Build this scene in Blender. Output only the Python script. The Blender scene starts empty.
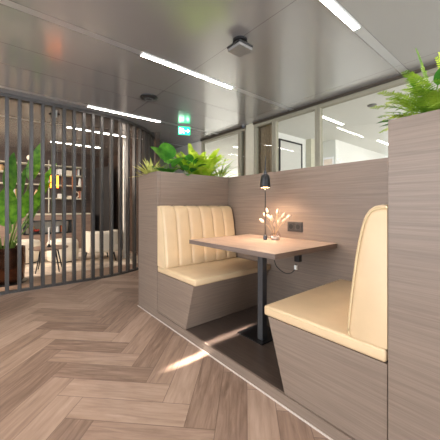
import bpy, bmesh, random
from math import sin, cos, pi, atan2, radians, sqrt
from mathutils import Vector, Matrix
random.seed(7)
S = bpy.context.scene
COL = S.collection

# ------------------------------------------------------------------ camera
F, HY, H = 272.0, 206.5, 1.07
TH = atan2(329, 272); sn, cs = sin(TH), cos(TH)
cam_d = bpy.data.cameras.new('camera'); cam = bpy.data.objects.new('camera', cam_d); COL.objects.link(cam)
cam_d.sensor_width = 36; cam_d.lens = F / 440 * 36
cam_d.shift_y = -(220 - HY) / 440
cam_d.clip_start = 0.02
cam.location = (0, 0, H); cam.rotation_euler = (pi / 2, 0, TH)
S.camera = cam
def ray(u, v):
    l = (u - 220) / F
    return Vector((cs * l - sn, sn * l + cs, (HY - v) / F))
def atz(u, v, Z): r = ray(u, v); t = (Z - H) / r.z; return Vector((r.x * t, r.y * t, Z))
def aty(u, v, Y): r = ray(u, v); t = Y / r.y; return Vector((r.x * t, Y, H + r.z * t))
def atx(u, v, X): r = ray(u, v); t = X / r.x; return Vector((X, r.y * t, H + r.z * t))

S.view_settings.view_transform = 'Standard'; S.view_settings.look = 'None'
S.view_settings.gamma = 1; S.view_settings.use_curve_mapping = False
S.view_settings.exposure = 0.92

# ------------------------------------------------------------------ materials
def lin(c):
    f = lambda x: x / 12.92 if x <= .04045 else ((x + .055) / 1.055) ** 2.4
    return (f(c[0] / 255), f(c[1] / 255), f(c[2] / 255), 1)
def newmat(name):
    m = bpy.data.materials.new(name); m.use_nodes = True
    nt = m.node_tree; b = nt.nodes['Principled BSDF']
    return m, nt, b
def plain(name, rgb, rough=.5, metal=0, var=.06, scale=20, emit=None, es=0, bump=0, spec=None, sheen=0):
    m, nt, b = newmat(name)
    c = lin(rgb)
    geo = nt.nodes.new('ShaderNodeNewGeometry')
    n = nt.nodes.new('ShaderNodeTexNoise'); n.inputs['Scale'].default_value = scale; n.inputs['Detail'].default_value = 4
    nt.links.new(geo.outputs['Position'], n.inputs['Vector'])
    r = nt.nodes.new('ShaderNodeValToRGB'); nt.links.new(n.outputs['Fac'], r.inputs['Fac'])
    r.color_ramp.elements[0].position = .3; r.color_ramp.elements[1].position = .7
    r.color_ramp.elements[0].color = tuple(x * (1 - var) for x in c[:3]) + (1,)
    r.color_ramp.elements[1].color = tuple(min(1, x * (1 + var)) for x in c[:3]) + (1,)
    nt.links.new(r.outputs['Color'], b.inputs['Base Color'])
    b.inputs['Roughness'].default_value = rough; b.inputs['Metallic'].default_value = metal
    if spec is not None: b.inputs['Specular IOR Level'].default_value = spec
    if sheen: b.inputs['Sheen Weight'].default_value = sheen
    if emit: b.inputs['Emission Color'].default_value = lin(emit); b.inputs['Emission Strength'].default_value = es
    if bump:
        bp = nt.nodes.new('ShaderNodeBump'); bp.inputs['Strength'].default_value = bump; bp.inputs['Distance'].default_value = .005
        nt.links.new(n.outputs['Fac'], bp.inputs['Height']); nt.links.new(bp.outputs['Normal'], b.inputs['Normal'])
    return m
class NB:
    def __init__(s, nt): s.nt = nt
    def m(s, op, a, b=None, c=None):
        n = s.nt.nodes.new('ShaderNodeMath'); n.operation = op
        for i, v in enumerate((a, b, c)):
            if v is None: continue
            if isinstance(v, (int, float)): n.inputs[i].default_value = v
            else: s.nt.links.new(v, n.inputs[i])
        return n.outputs[0]
    def mixf(s, f, a, b):  # a*(1-f)+b*f
        return s.m('ADD', s.m('MULTIPLY', a, s.m('SUBTRACT', 1, f)), s.m('MULTIPLY', b, f))

def laminate(name, dark, light, sc, rough=.45, spec=.5, bump=.15):
    """wood laminate, fine grain lines stretched along the small-scale axes"""
    m, nt, b = newmat(name)
    geo = nt.nodes.new('ShaderNodeNewGeometry')
    mp = nt.nodes.new('ShaderNodeMapping'); mp.inputs['Scale'].default_value = sc
    nt.links.new(geo.outputs['Position'], mp.inputs['Vector'])
    n = nt.nodes.new('ShaderNodeTexNoise'); n.inputs['Scale'].default_value = 1; n.inputs['Detail'].default_value = 8
    n.inputs['Roughness'].default_value = .7; n.inputs['Distortion'].default_value = .3
    nt.links.new(mp.outputs['Vector'], n.inputs['Vector'])
    r = nt.nodes.new('ShaderNodeValToRGB'); nt.links.new(n.outputs['Fac'], r.inputs['Fac'])
    r.color_ramp.elements[0].position = .36; r.color_ramp.elements[1].position = .64
    r.color_ramp.elements[0].color = lin(dark); r.color_ramp.elements[1].color = lin(light)
    nt.links.new(r.outputs['Color'], b.inputs['Base Color'])
    b.inputs['Roughness'].default_value = rough; b.inputs['Specular IOR Level'].default_value = spec
    bp = nt.nodes.new('ShaderNodeBump'); bp.inputs['Strength'].default_value = bump; bp.inputs['Distance'].default_value = .002
    nt.links.new(n.outputs['Fac'], bp.inputs['Height']); nt.links.new(bp.outputs['Normal'], b.inputs['Normal'])
    return m

def herringbone():
    m, nt, b = newmat('oak_herringbone'); k = NB(nt)
    geo = nt.nodes.new('ShaderNodeNewGeometry'); sep = nt.nodes.new('ShaderNodeSeparateXYZ')
    nt.links.new(geo.outputs['Position'], sep.inputs[0]); X, Y = sep.outputs[0], sep.outputs[1]
    W = .153; a0, b0 = -.146, 1.295
    a = k.m('MULTIPLY', k.m('ADD', X, Y), .70711); bb = k.m('MULTIPLY', k.m('SUBTRACT', Y, X), .70711)
    x = k.m('DIVIDE', k.m('SUBTRACT', a, a0), W); y = k.m('DIVIDE', k.m('SUBTRACT', b0, bb), W)
    i = k.m('FLOOR', x); j = k.m('FLOOR', y)
    q = k.m('FLOORED_MODULO', k.m('ADD', k.m('SUBTRACT', i, j), 4.0), 8.0)
    q = k.m('ROUND', q)
    hor = k.m('LESS_THAN', q, 3.5)
    # start cell and coordinates along / across
    hs = k.m('SUBTRACT', i, q)
    vs = k.m('SUBTRACT', j, k.m('SUBTRACT', 7, q))
    along = k.mixf(hor, k.m('SUBTRACT', y, vs), k.m('SUBTRACT', x, hs))
    across = k.mixf(hor, k.m('SUBTRACT', x, i), k.m('SUBTRACT', y, j))
    idx = k.mixf(hor, i, hs); idy = k.mixf(hor, vs, j)
    cv = nt.nodes.new('ShaderNodeCombineXYZ'); nt.links.new(idx, cv.inputs[0]); nt.links.new(idy, cv.inputs[1]); nt.links.new(hor, cv.inputs[2])
    wn = nt.nodes.new('ShaderNodeTexWhiteNoise'); nt.links.new(cv.outputs[0], wn.inputs['Vector'])
    rnd = wn.outputs['Value']
    g = nt.nodes.new('ShaderNodeCombineXYZ')
    nt.links.new(k.m('ADD', k.m('MULTIPLY', along, .35), k.m('MULTIPLY', rnd, 37.0)), g.inputs[0])
    nt.links.new(k.m('ADD', k.m('MULTIPLY', across, 3.2), k.m('MULTIPLY', rnd, 91.0)), g.inputs[1])
    n = nt.nodes.new('ShaderNodeTexNoise'); n.inputs['Scale'].default_value = 1.6; n.inputs['Detail'].default_value = 7; n.inputs['Roughness'].default_value = .62
    n.inputs['Distortion'].default_value = .5
    nt.links.new(g.outputs[0], n.inputs['Vector'])
    fac = k.m('ADD', k.m('MULTIPLY', n.outputs['Fac'], .75), k.m('SUBTRACT', k.m('MULTIPLY', rnd, .30), .02))
    r = nt.nodes.new('ShaderNodeValToRGB'); nt.links.new(fac, r.inputs['Fac'])
    r.color_ramp.elements[0].position = .28; r.color_ramp.elements[1].position = .75
    r.color_ramp.elements[0].color = lin((112, 89, 74)); r.color_ramp.elements[1].color = lin((174, 148, 129))
    e = r.color_ramp.elements.new(.5); e.color = lin((148, 122, 104))
    # joints
    ed = k.m('MINIMUM', k.m('MINIMUM', across, k.m('SUBTRACT', 1, across)), k.m('MINIMUM', along, k.m('SUBTRACT', 4, along)))
    jt = k.m('LESS_THAN', ed, .014)
    mx = nt.nodes.new('ShaderNodeMix'); mx.data_type = 'RGBA'
    nt.links.new(k.m('MULTIPLY', jt, .55), mx.inputs[0]); nt.links.new(r.outputs['Color'], mx.inputs[6]); mx.inputs[7].default_value = lin((80, 60, 48))
    nt.links.new(mx.outputs[2], b.inputs['Base Color'])
    b.inputs['Roughness'].default_value = .42
    bp = nt.nodes.new('ShaderNodeBump'); bp.inputs['Strength'].default_value = .2; bp.inputs['Distance'].default_value = .002
    nt.links.new(k.m('SUBTRACT', n.outputs['Fac'], jt), bp.inputs['Height']); nt.links.new(bp.outputs['Normal'], b.inputs['Normal'])
    return m

CH_X = [-5.31, -4.02, -2.34, -.945, .6, 2.2]
def ceiling_mat():
    m, nt, b = newmat('satin_ceiling_panels'); k = NB(nt)
    geo = nt.nodes.new('ShaderNodeNewGeometry'); sep = nt.nodes.new('ShaderNodeSeparateXYZ')
    nt.links.new(geo.outputs['Position'], sep.inputs[0]); X, Y = sep.outputs[0], sep.outputs[1]
    band = None; line = None
    for c in CH_X:
        d = k.m('ABSOLUTE', k.m('SUBTRACT', X, c))
        bd = k.m('LESS_THAN', d, .038); ln = k.m('LESS_THAN', k.m('ABSOLUTE', k.m('SUBTRACT', d, .038)), .003)
        band = bd if band is None else k.m('MAXIMUM', band, bd)
        line = ln if line is None else k.m('MAXIMUM', line, ln)
    for c in (-2.93, -3.36, -6.7, -1.66 + 3.1):
        line = k.m('MAXIMUM', line, k.m('LESS_THAN', k.m('ABSOLUTE', k.m('SUBTRACT', X, c)), .003))
    for c in (-2.2, -.35, 1.55, 3.05):
        line = k.m('MAXIMUM', line, k.m('LESS_THAN', k.m('ABSOLUTE', k.m('SUBTRACT', Y, c)), .0025))
    n = nt.nodes.new('ShaderNodeTexNoise'); n.inputs['Scale'].default_value = 3; n.inputs['Detail'].default_value = 3
    nt.links.new(geo.outputs['Position'], n.inputs['Vector'])
    m1 = nt.nodes.new('ShaderNodeMix'); m1.data_type = 'RGBA'; nt.links.new(band, m1.inputs[0])
    m1.inputs[6].default_value = lin((190, 189, 190)); m1.inputs[7].default_value = lin((204, 205, 208))
    m2 = nt.nodes.new('ShaderNodeMix'); m2.data_type = 'RGBA'; nt.links.new(k.m('MULTIPLY', line, .6), m2.inputs[0])
    nt.links.new(m1.outputs[2], m2.inputs[6]); m2.inputs[7].default_value = lin((50, 48, 46))
    nt.links.new(m2.outputs[2], b.inputs['Base Color'])
    b.inputs['Metallic'].default_value = .6
    rr = k.m('ADD', .20, k.m('ADD', k.m('MULTIPLY', band, .12), k.m('MULTIPLY', n.outputs['Fac'], .0)))
    nt.links.new(rr, b.inputs['Roughness'])
    return m

def leafmat(name, c1, c2, trans=.35):
    m, nt, b = newmat(name)
    geo = nt.nodes.new('ShaderNodeNewGeometry')
    n = nt.nodes.new('ShaderNodeTexNoise'); n.inputs['Scale'].default_value = 14; n.inputs['Detail'].default_value = 3
    nt.links.new(geo.outputs['Position'], n.inputs['Vector'])
    r = nt.nodes.new('ShaderNodeValToRGB'); nt.links.new(n.outputs['Fac'], r.inputs['Fac'])
    r.color_ramp.elements[0].position = .35; r.color_ramp.elements[1].position = .65
    r.color_ramp.elements[0].color = lin(c1); r.color_ramp.elements[1].color = lin(c2)
    nt.links.new(r.outputs['Color'], b.inputs['Base Color']); b.inputs['Roughness'].default_value = .4
    t = nt.nodes.new('ShaderNodeBsdfTranslucent'); nt.links.new(r.outputs['Color'], t.inputs['Color'])
    mx = nt.nodes.new('ShaderNodeMixShader'); mx.inputs[0].default_value = trans
    nt.links.new(b.outputs[0], mx.inputs[1]); nt.links.new(t.outputs[0], mx.inputs[2])
    nt.links.new(mx.outputs[0], nt.nodes['Material Output'].inputs['Surface'])
    return m
def glassmat(name, tint=(248, 250, 249), refl=.12):
    m, nt, b = newmat(name)
    tr = nt.nodes.new('ShaderNodeBsdfTransparent'); tr.inputs[0].default_value = lin(tint)
    gl = nt.nodes.new('ShaderNodeBsdfGlossy'); gl.inputs['Roughness'].default_value = .02
    fr = nt.nodes.new('ShaderNodeLayerWeight'); fr.inputs['Blend'].default_value = .5; k = NB(nt)
    mx = nt.nodes.new('ShaderNodeMixShader'); nt.links.new(k.m('ADD', .035, k.m('MULTIPLY', .9, k.m('POWER', fr.outputs['Facing'], 5.0))), mx.inputs[0])
    nt.links.new(tr.outputs[0], mx.inputs[1]); nt.links.new(gl.outputs[0], mx.inputs[2])
    nt.links.new(mx.outputs[0], nt.nodes['Material Output'].inputs['Surface'])
    return m

M = {}
M['floor'] = herringbone()
M['ceil'] = ceiling_mat()
M['wood_h'] = laminate('grey_brown_laminate', (116, 100, 88), (135, 118, 104), (2.2, 2.2, 120))
M['wood_top'] = laminate('table_laminate', (158, 134, 118), (186, 164, 148), (5, 70, 20), .4)
M['wood_edge'] = laminate('table_edge_laminate', (96, 82, 74), (120, 104, 95), (3, 3, 120), .5)
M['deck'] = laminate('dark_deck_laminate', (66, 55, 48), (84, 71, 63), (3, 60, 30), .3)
M['leather'] = plain('cream_leather', (208, 181, 144), .42, var=.04, scale=9, bump=.05)
M['piping'] = plain('cream_piping', (205, 184, 142), .5)
M['black'] = plain('black_metal', (28, 28, 30), .35, .3)
M['steel'] = plain('dark_grey_steel', (74, 76, 80), .32, .5)
M['trim'] = plain('white_edge_trim', (215, 205, 195), .3, .2)
M['slat'] = plain('graphite_slats', (54, 50, 47), .4, .3)
M['white'] = plain('white_paint', (232, 230, 225), .7, var=.02)
M['offwall'] = plain('grey_wall_paint', (205, 202, 196), .7, var=.02)
M['cream'] = plain('cream_frame', (206, 200, 180), .5, var=.03)
M['frame'] = plain('taupe_window_frame', (152, 146, 128), .45, .1, var=.03)
M['darkframe'] = plain('dark_bronze_frame', (74, 66, 56), .4, .3)
M['curtain'] = plain('brown_curtain', (158, 136, 110), .85, var=.15, scale=40)
M['glass'] = glassmat('window_glass')
M['jar'] = glassmat('jar_glass', (252, 248, 246))
M['lite'] = plain('light_diffuser', (255, 250, 245), .5, emit=(255, 246, 238), es=28)
M['lite_dim'] = plain('office_light_diffuser', (255, 255, 255), .5, emit=(255, 250, 244), es=9)
M['amber'] = plain('amber_glow', (255, 150, 60), .5, emit=(255, 120, 36), es=5)
M['bulb'] = plain('warm_bulb', (255, 220, 180), .5, emit=(255, 190, 130), es=30)
M['green_lit'] = plain('exit_green', (20, 190, 120), .5, emit=(30, 215, 140), es=1.6)
M['white_lit'] = plain('exit_white', (240, 255, 245), .5, emit=(225, 255, 240), es=2.4)
M['darkwall'] = laminate('dark_walnut_wall', (62, 48, 40), (84, 66, 55), (3, 3, 30), .5)
M['midwall'] = laminate('walnut_mantel', (120, 98, 84), (146, 122, 106), (3, 3, 60), .5)
M['door'] = plain('charcoal_door', (44, 42, 42), .45)
M['rug'] = plain('pale_marbled_rug', (206, 190, 172), .9, var=.3, scale=5)
M['boucle'] = plain('cream_boucle', (228, 218, 200), .95, var=.06, scale=90, bump=.5)
M['bronze'] = plain('bronze_pot', (92, 62, 46), .22, .75, var=.4, scale=7)
M['soil'] = plain('potting_soil', (48, 36, 28), .95, var=.3, scale=60, bump=.6)
M['fern'] = leafmat('fern_green', (92, 138, 36), (172, 204, 70))
M['fern_hi'] = leafmat('lime_fern', (168, 204, 46), (216, 234, 92), .45)
M['leaf'] = leafmat('glossy_green_leaf', (44, 104, 36), (92, 156, 52), .3)
M['pale'] = leafmat('pale_yellow_leaf', (176, 180, 88), (222, 220, 140), .35)
M['spider'] = leafmat('spider_leaf', (118, 160, 60), (190, 212, 120), .35)
M['palm'] = leafmat('strelitzia_leaf', (62, 124, 34), (122, 178, 56), .4)
M['palm_d'] = leafmat('strelitzia_leaf_dark', (40, 84, 30), (78, 124, 48), .3)
M['stalk'] = plain('green_stalk', (112, 142, 60), .5)
M['straw'] = plain('dried_straw', (206, 172, 128), .8)
M['bunny'] = plain('bunny_tail_fluff', (236, 206, 180), .95, var=.1, scale=200, bump=.8)
M['socket'] = plain('dark_socket_plastic', (62, 58, 56), .35)
M['socket_in'] = plain('socket_recess', (22, 21, 21), .5)
M['plastic_w'] = plain('white_plastic', (228, 228, 224), .4)
M['grey'] = plain('grey_plastic', (120, 118, 116), .45)
M['red'] = plain('red_blooms', (168, 52, 38), .7, var=.3, scale=60)
M['book_c'] = [plain('book_cover_' + n, c, .6) for n, c in (('cream', (214, 200, 178)), ('rust', (160, 92, 60)), ('grey', (150, 148, 144)), ('white', (232, 228, 220)), ('tan', (190, 156, 112)))]

# ------------------------------------------------------------------ mesh helpers
def bx(bm, x0, x1, y0, y1, z0, z1, bev=0, seg=2):
    vs = [bm.verts.new((x, y, z)) for z in (z0, z1) for y in (y0, y1) for x in (x0, x1)]
    fs = [bm.faces.new([vs[i] for i in f]) for f in ((0, 2, 3, 1), (4, 5, 7, 6), (0, 1, 5, 4), (2, 6, 7, 3), (0, 4, 6, 2), (1, 3, 7, 5))]
    if bev:
        es = set(e for f in fs for e in f.edges)
        bmesh.ops.bevel(bm, geom=list(es), offset=bev, segments=seg, profile=.5, affect='EDGES')
def prism(bm, pts, axis, a0, a1):
    """extrude a 2D outline along an axis; pts are the two other coordinates in order"""
    def mk(p, a): return {'x': (a, p[0], p[1]), 'y': (p[0], a, p[1]), 'z': (p[0], p[1], a)}[axis]
    A = [bm.verts.new(mk(p, a0)) for p in pts]; B = [bm.verts.new(mk(p, a1)) for p in pts]
    n = len(pts)
    for i in range(n): bm.faces.new((A[i], A[(i + 1) % n], B[(i + 1) % n], B[i]))
    bm.faces.new(A[::-1]); bm.faces.new(B)
def frames(path):
    out = []
    up = Vector((0, 0, 1))
    for i, p in enumerate(path):
        t = (path[min(i + 1, len(path) - 1)] - path[max(i - 1, 0)]).normalized()
        s = t.cross(up)
        if s.length < .05: s = t.cross(Vector((1, 0, 0)))
        s.normalize(); out.append((p, t, s, s.cross(t).normalized()))
    return out
def tube(bm, path, r, n=8):
    path = [Vector(p) for p in path]; rr = r if isinstance(r, (list, tuple)) else [r] * len(path)
    rings = []; ps = None
    for (p, t, s, u), q in zip(frames(path), rr):
        if ps is not None and ps.dot(s) < 0: pass
        rings.append([bm.verts.new(p + (s * cos(2 * pi * k / n) + u * sin(2 * pi * k / n)) * q) for k in range(n)])
    for A, B in zip(rings, rings[1:]):
        for k in range(n): bm.faces.new((A[k], A[(k + 1) % n], B[(k + 1) % n], B[k]))
    bm.faces.new(rings[0][::-1]); bm.faces.new(rings[-1])
def lathe(bm, prof, c, n=32, cap=True):
    rings = [[bm.verts.new((c[0] + r * cos(2 * pi * k / n), c[1] + r * sin(2 * pi * k / n), c[2] + z)) for k in range(n)] for r, z in prof]
    for A, B in zip(rings, rings[1:]):
        for k in range(n): bm.faces.new((A[k], A[(k + 1) % n], B[(k + 1) % n], B[k]))
    if cap: bm.faces.new(rings[0][::-1]); bm.faces.new(rings[-1])
def cyl(bm, c, r, h, n=24): lathe(bm, [(r, 0), (r, h)], c, n)
def NEW(): return bmesh.new()
def obj(name, bm, mat, parent=None, smooth=False, label=None, autos=None):
    bmesh.ops.recalc_face_normals(bm, faces=bm.faces)
    me = bpy.data.meshes.new(name)
    if parent is not None:
        off = Vector((0, 0, 0)); p = parent
        while p is not None: off += p.location; p = p.parent
        bmesh.ops.translate(bm, verts=bm.verts, vec=-off)
    bm.to_mesh(me); bm.free()
    me.materials.append(mat)
    if smooth or autos:
        for f in me.polygons: f.use_smooth = True
    if autos: me.set_sharp_from_angle(angle=radians(autos))
    o = bpy.data.objects.new(name, me); COL.objects.link(o)
    if parent is not None: o.parent = parent
    if label: o['label'] = label
    return o
def root_at(o):
    """give a single-mesh thing an origin at its base centre"""
    me = o.data; xs = [v.co for v in me.vertices]
    c = Vector(((min(v.x for v in xs) + max(v.x for v in xs)) / 2, (min(v.y for v in xs) + max(v.y for v in xs)) / 2, min(v.z for v in xs)))
    me.transform(Matrix.Translation(-c)); o.location = c
def tag(o, label, cat, group=None, kind=None):
    o['label'] = label; o['category'] = cat
    if group: o['group'] = group
    if kind: o['kind'] = kind
    return o
def thing(name, label, cat, loc, group=None):
    o = bpy.data.objects.new(name, None); COL.objects.link(o); o.location = loc; o.empty_display_size = .05
    return tag(o, label, cat, group)
def single(name, bm, mat, label, cat, group=None, smooth=False, autos=None):
    o = obj(name, bm, mat, None, smooth, autos=autos); root_at(o); return tag(o, label, cat, group)
def struct(name, bm, mat, label, cat, parent=None, autos=None):
    o = obj(name, bm, mat, parent, autos=autos)
    if parent is None: o['label'] = label; o['category'] = cat
    o['kind'] = 'structure'
    return o
def box(name, mat, d, parent=None, bev=0, seg=2, label=None, autos=None):
    bm = NEW(); bx(bm, *d, bev, seg); return obj(name, bm, mat, parent, label=label, autos=autos or (40 if bev else None))
def copy_tree(o, parent=None):
    c = o.copy(); COL.objects.link(c)
    if parent is not None: c.parent = parent
    for ch in list(o.children): copy_tree(ch, c)
    return c

# ------------------------------------------------------------------ key sizes
YF, YW = 1.195, 2.10          # front and back of the booth
XL, XR = -2.39, -.405         # inner faces of the two planters
ZC, ZP = 2.45, 1.41           # ceiling, planter top
YG = 3.32                     # office glazing line
DECK = .065

# ------------------------------------------------------------------ setting
def sbox(name, mat, d, label, cat, parent=None):
    bm = NEW(); bx(bm, *d); return struct(name, bm, mat, label, cat, parent)
sbox('floor', M['floor'], (-9.05, 4, -4, YG + .03, -.06, 0), 'herringbone oak plank floor', 'floor')
sbox('floor_office', M['offwall'], (-9.05, 4, YG + .03, 9.0, -.06, 0), 'pale floor of the offices behind the glass', 'floor')
sbox('ceiling', M['ceil'], (-9.05, 4, -4, YG + .03, ZC, ZC + .06), 'satin grey metal panel ceiling', 'ceiling')
sbox('ceiling_office', M['white'], (-9.05, 4, YG + .03, 9.0, ZC, ZC + .06), 'white ceiling of the offices behind the glass', 'ceiling')
sbox('wall_left', M['darkwall'], (-8.15, -8.05, -4, 2.50, 0, ZC), 'dark walnut wall behind the lounge', 'wall')
sbox('wall_corridor', M['offwall'], (-9.05, -8.95, 2.65, 9.0, 0, ZC), 'pale wall at the far end of the passage', 'wall')
sbox('wall_lounge', M['darkwall'], (-8.95, -5.06, 2.50, 2.59, 0, ZC), 'dark wall closing the lounge beside the passage', 'wall')
sbox('wall_right', M['offwall'], (4, 4.1, -4, 9.0, 0, ZC), 'pale wall to the right', 'wall')
sbox('wall_rear_lounge', M['darkwall'], (-8.15, -4.2, -4.1, -4, 0, ZC), 'dark wall at the near end of the lounge', 'wall')
sbox('wall_rear', M['offwall'], (-4.2, 4.1, -4.1, -4, 0, ZC), 'pale wall behind the viewer', 'wall')
sbox('wall_office_back', M['white'], (-8.9, 4.1, 8.9, 9.0, 0, ZC), 'white back wall of the offices', 'wall')
sbox('wall_office_side', M['white'], (-3.3, -3.2, YG + .07, 5.40, 0, ZC), 'white side wall between the offices', 'wall')
sbox('wall_office_side_deep', M['white'], (-3.3, -2.8, 5.40, 8.9, 0, ZC), 'white side wall further back in the office', 'wall')
sbox('wall_passage', M['offwall'], (-8.95, -4.62, YG, YG + .08, 0, ZC), 'pale wall of the passage beside the office glazing', 'wall')
sbox('wall_office_left', M['white'], (-8.95, -3.3, 6.4, 6.5, 0, ZC), 'white back wall of the small left office', 'wall')
sbox('wall_office_pier', M['cream'], (-3.2, -3.08, 4.95, 5.40, 0, ZC), 'beige pier on the office side wall', 'wall')

# office glazing: frames and panes
def frame_window(num, x0, x1, label, mat=None):
    bm = NEW()
    bx(bm, x0, x1, YG - .02, YG + .05, 0, .06); bx(bm, x0, x1, YG - .02, YG + .05, ZC - .075, ZC)
    bx(bm, x0, x0 + .035, YG - .02, YG + .05, .06, ZC - .075); bx(bm, x1 - .035, x1, YG - .02, YG + .05, .06, ZC - .075)
    w = struct('window_%d' % num, bm, mat or M['frame'], label, 'window')
    box('pane', M['glass'], (x0 + .035, x1 - .035, YG + .01, YG + .02, .06, ZC - .075), w)
    box('head_shadow_gap', M['darkframe'], (x0, x1, YG - .045, YG - .021, ZC - .03, ZC), w)  # dark strip standing in for the shade between window head and ceiling
    return w
frame_window(1, -4.60, -3.46, 'office window left of the brown curtains')
frame_window(2, -3.455, -3.29, 'narrow office window with a brown curtain behind it')
frame_window(3, -3.11, -2.70, 'narrow office window with a wide brown curtain behind it')
frame_window(4, -2.695, -1.965, 'office window showing the dark framed door')
frame_window(5, -1.96, -.40, 'wide office window beside the right planter')
frame_window(6, -.395, 1.2, 'office window behind the right planter')
frame_window(7, 1.205, 4.0, 'office window at the far right')
sbox('trim_1', M['cream'], (-3.285, -3.115, YG - .03, YG + .06, 0, ZC), 'cream post between the office windows', 'trim')
# door with dark frame on the office side wall
bm = NEW()
p0, p1 = 4.05, 4.78
for d in ((-3.2, -3.17, p0, p0 + .03, 0, 2.33), (-3.2, -3.17, p1 - .03, p1, 0, 2.33), (-3.2, -3.17, p0, p1, 2.30, 2.33)): bx(bm, *d)
dr = struct('door_1', bm, M['black'], 'office door with a thin black frame', 'door')
box('door_leaf', M['offwall'], (-3.2, -3.18, p0 + .03, p1 - .03, 0, 2.30), dr)
bm = NEW(); tube(bm, [(-3.18, p0 + .10, 1.0), (-3.14, p0 + .10, 1.0), (-3.14, p0 + .22, 1.0)], .008); obj('door_handle', bm, M['black'], dr)

def curtain(x0, x1, label):
    bm = NEW(); n = max(12, int((x1 - x0) / .008)); A = []; B = []; C = []; D = []
    for i in range(n + 1):
        x = x0 + (x1 - x0) * i / n; y = YG + .14 + .022 * sin(i * .95) + .006 * sin(i * 2.3)
        A.append(bm.verts.new((x, y, .03))); B.append(bm.verts.new((x, y, ZC - .03)))
        C.append(bm.verts.new((x, y + .006, .03))); D.append(bm.verts.new((x, y + .006, ZC - .03)))
    for i in range(n):
        bm.faces.new((A[i], A[i + 1], B[i + 1], B[i])); bm.faces.new((C[i + 1], C[i], D[i], D[i + 1]))
    t = thing('curtain', label, 'curtain', ((x0 + x1) / 2, YG + .14, .03), 'brown curtains behind the office glass')
    obj('curtain_fabric', bm, M['curtain'], t, True)
    bm = NEW(); bx(bm, x0 - .01, x1 + .01, YG + .125, YG + .155, ZC - .03, ZC - .002); obj('curtain_track', bm, M['frame'], t)
curtain(-3.62, -3.32, 'narrow brown curtain behind glass, left of the cream post')
curtain(-3.18, -2.78, 'wide brown curtain behind glass, right of the cream post')

# small sign plate on the glass of the wide window
p = aty(328, 161.5, YG)
t = thing('room_sign', 'small pale sign plate on the wide office window', 'sign', (p.x, YG - .02, p.z - .055))
box('plate', M['plastic_w'], (p.x - .07, p.x + .07, YG + .002, YG + .008, p.z - .055, p.z + .055), t)
box('insert', M['book_c'][0], (p.x - .058, p.x + .058, YG - .001, YG + .002, p.z - .043, p.z + .03), t)

# ------------------------------------------------------------------ ceiling lights
def linear_light(x, y0, y1, z, label, group, mat='lite', w=.023):
    t = thing('linear_ceiling_light', label, 'ceiling light', (x, (y0 + y1) / 2, z - .012), group)
    bm = NEW()
    bx(bm, x - w - .004, x - w, y0 - .004, y1 + .004, z - .012, z - .0005); bx(bm, x + w, x + w + .004, y0 - .004, y1 + .004, z - .012, z - .0005)
    bx(bm, x - w, x + w, y0 - .004, y0, z - .012, z - .0005); bx(bm, x - w, x + w, y1, y1 + .004, z - .012, z - .0005)
    obj('light_frame', bm, M['plastic_w'], t)
    box('diffuser', M[mat], (x - w + .0005, x + w - .0005, y0 + .0005, y1 - .0005, z - .011, z - .001), t)
    return t
G = 'slim white light bars in the metal ceiling'
linear_light(-2.34, 1.02, 2.11, ZC, 'slim white ceiling light bar above the left planter and bench', G)
linear_light(-4.02, .98, 2.06, ZC, 'slim white ceiling light bar just in front of the slatted screen', G)
linear_light(-.945, 1.06, 2.15, ZC, 'slim white ceiling light bar nearest, at the top edge above the right bench', G)
linear_light(.6, 1.06, 2.15, ZC, 'slim white ceiling light bar over the right planter', G)  # unseen bar added to supplement the ceiling light
linear_light(-5.31, .96, 2.0, ZC, 'slim white ceiling light bar seen through the slatted screen', G)
linear_light(-6.7, .9, 1.95, ZC, 'slim white ceiling light bar deepest in the lounge', G)
for i, x in enumerate((-2.34, -.945, .6, -5.31)):  # unseen light bars added out of view to brighten the room
    linear_light(x, -1.35, -.26, ZC, ['light bar behind the viewer over the aisle', 'light bar behind the viewer', 'light bar behind the viewer on the right', 'light bar near the viewer inside the lounge'][i], 'light bars behind the viewer')
G2 = 'light bars of the office ceiling'
linear_light(-2.2, 3.78, 4.48, ZC, 'office light bar nearest the glass', G2, 'lite_dim')
linear_light(-2.26, 6.1, 7.1, ZC, 'office light bar farthest from the glass', G2, 'lite_dim')
linear_light(-.8, 4.2, 5.4, ZC, 'office light bar hidden behind the right planter', G2, 'lite_dim')
linear_light(-4.6, 4.2, 5.4, ZC, 'office light bar in the left office', G2, 'lite_dim')

def area(name, loc, rot, sx, sy, power, col):
    l = bpy.data.lights.new(name, 'AREA'); l.shape = 'RECTANGLE'; l.size = sx; l.size_y = sy; l.energy = power; l.color = col
    o = bpy.data.objects.new(name, l); COL.objects.link(o); o.location = loc; o.rotation_euler = rot; return o
# cool fill light added behind the viewer; the rear wall has no window
area('window_daylight', (-1.2, -3.9, 1.35), (radians(-90), 0, pi), 5.0, 1.9, 110, (.84, .92, 1))
area('window_daylight_right', (3.9, .2, 1.35), (0, radians(90), 0), 1.9, 4.0, 150, (.86, .93, 1))  # cool fill added for daylight from the right; no window stands there
area('office_daylight', (3.9, 6.2, 1.4), (0, radians(90), 0), 2.0, 4.0, 115, (1, .98, .95))  # unseen fill added to brighten the offices
area('office_left_lamp', (-7.4, 5.0, 2.43), (0, 0, 0), 1.6, 1.6, 70, (1, .98, .95))  # unseen fill added to lift the dark left office, no lamp there
area('lounge_lamp', (-6.2, -2.7, 2.40), (radians(25), 0, 0), 2.6, 1.4, 340, (1, .86, .72))  # unseen warm fill added to brighten the lounge

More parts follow.
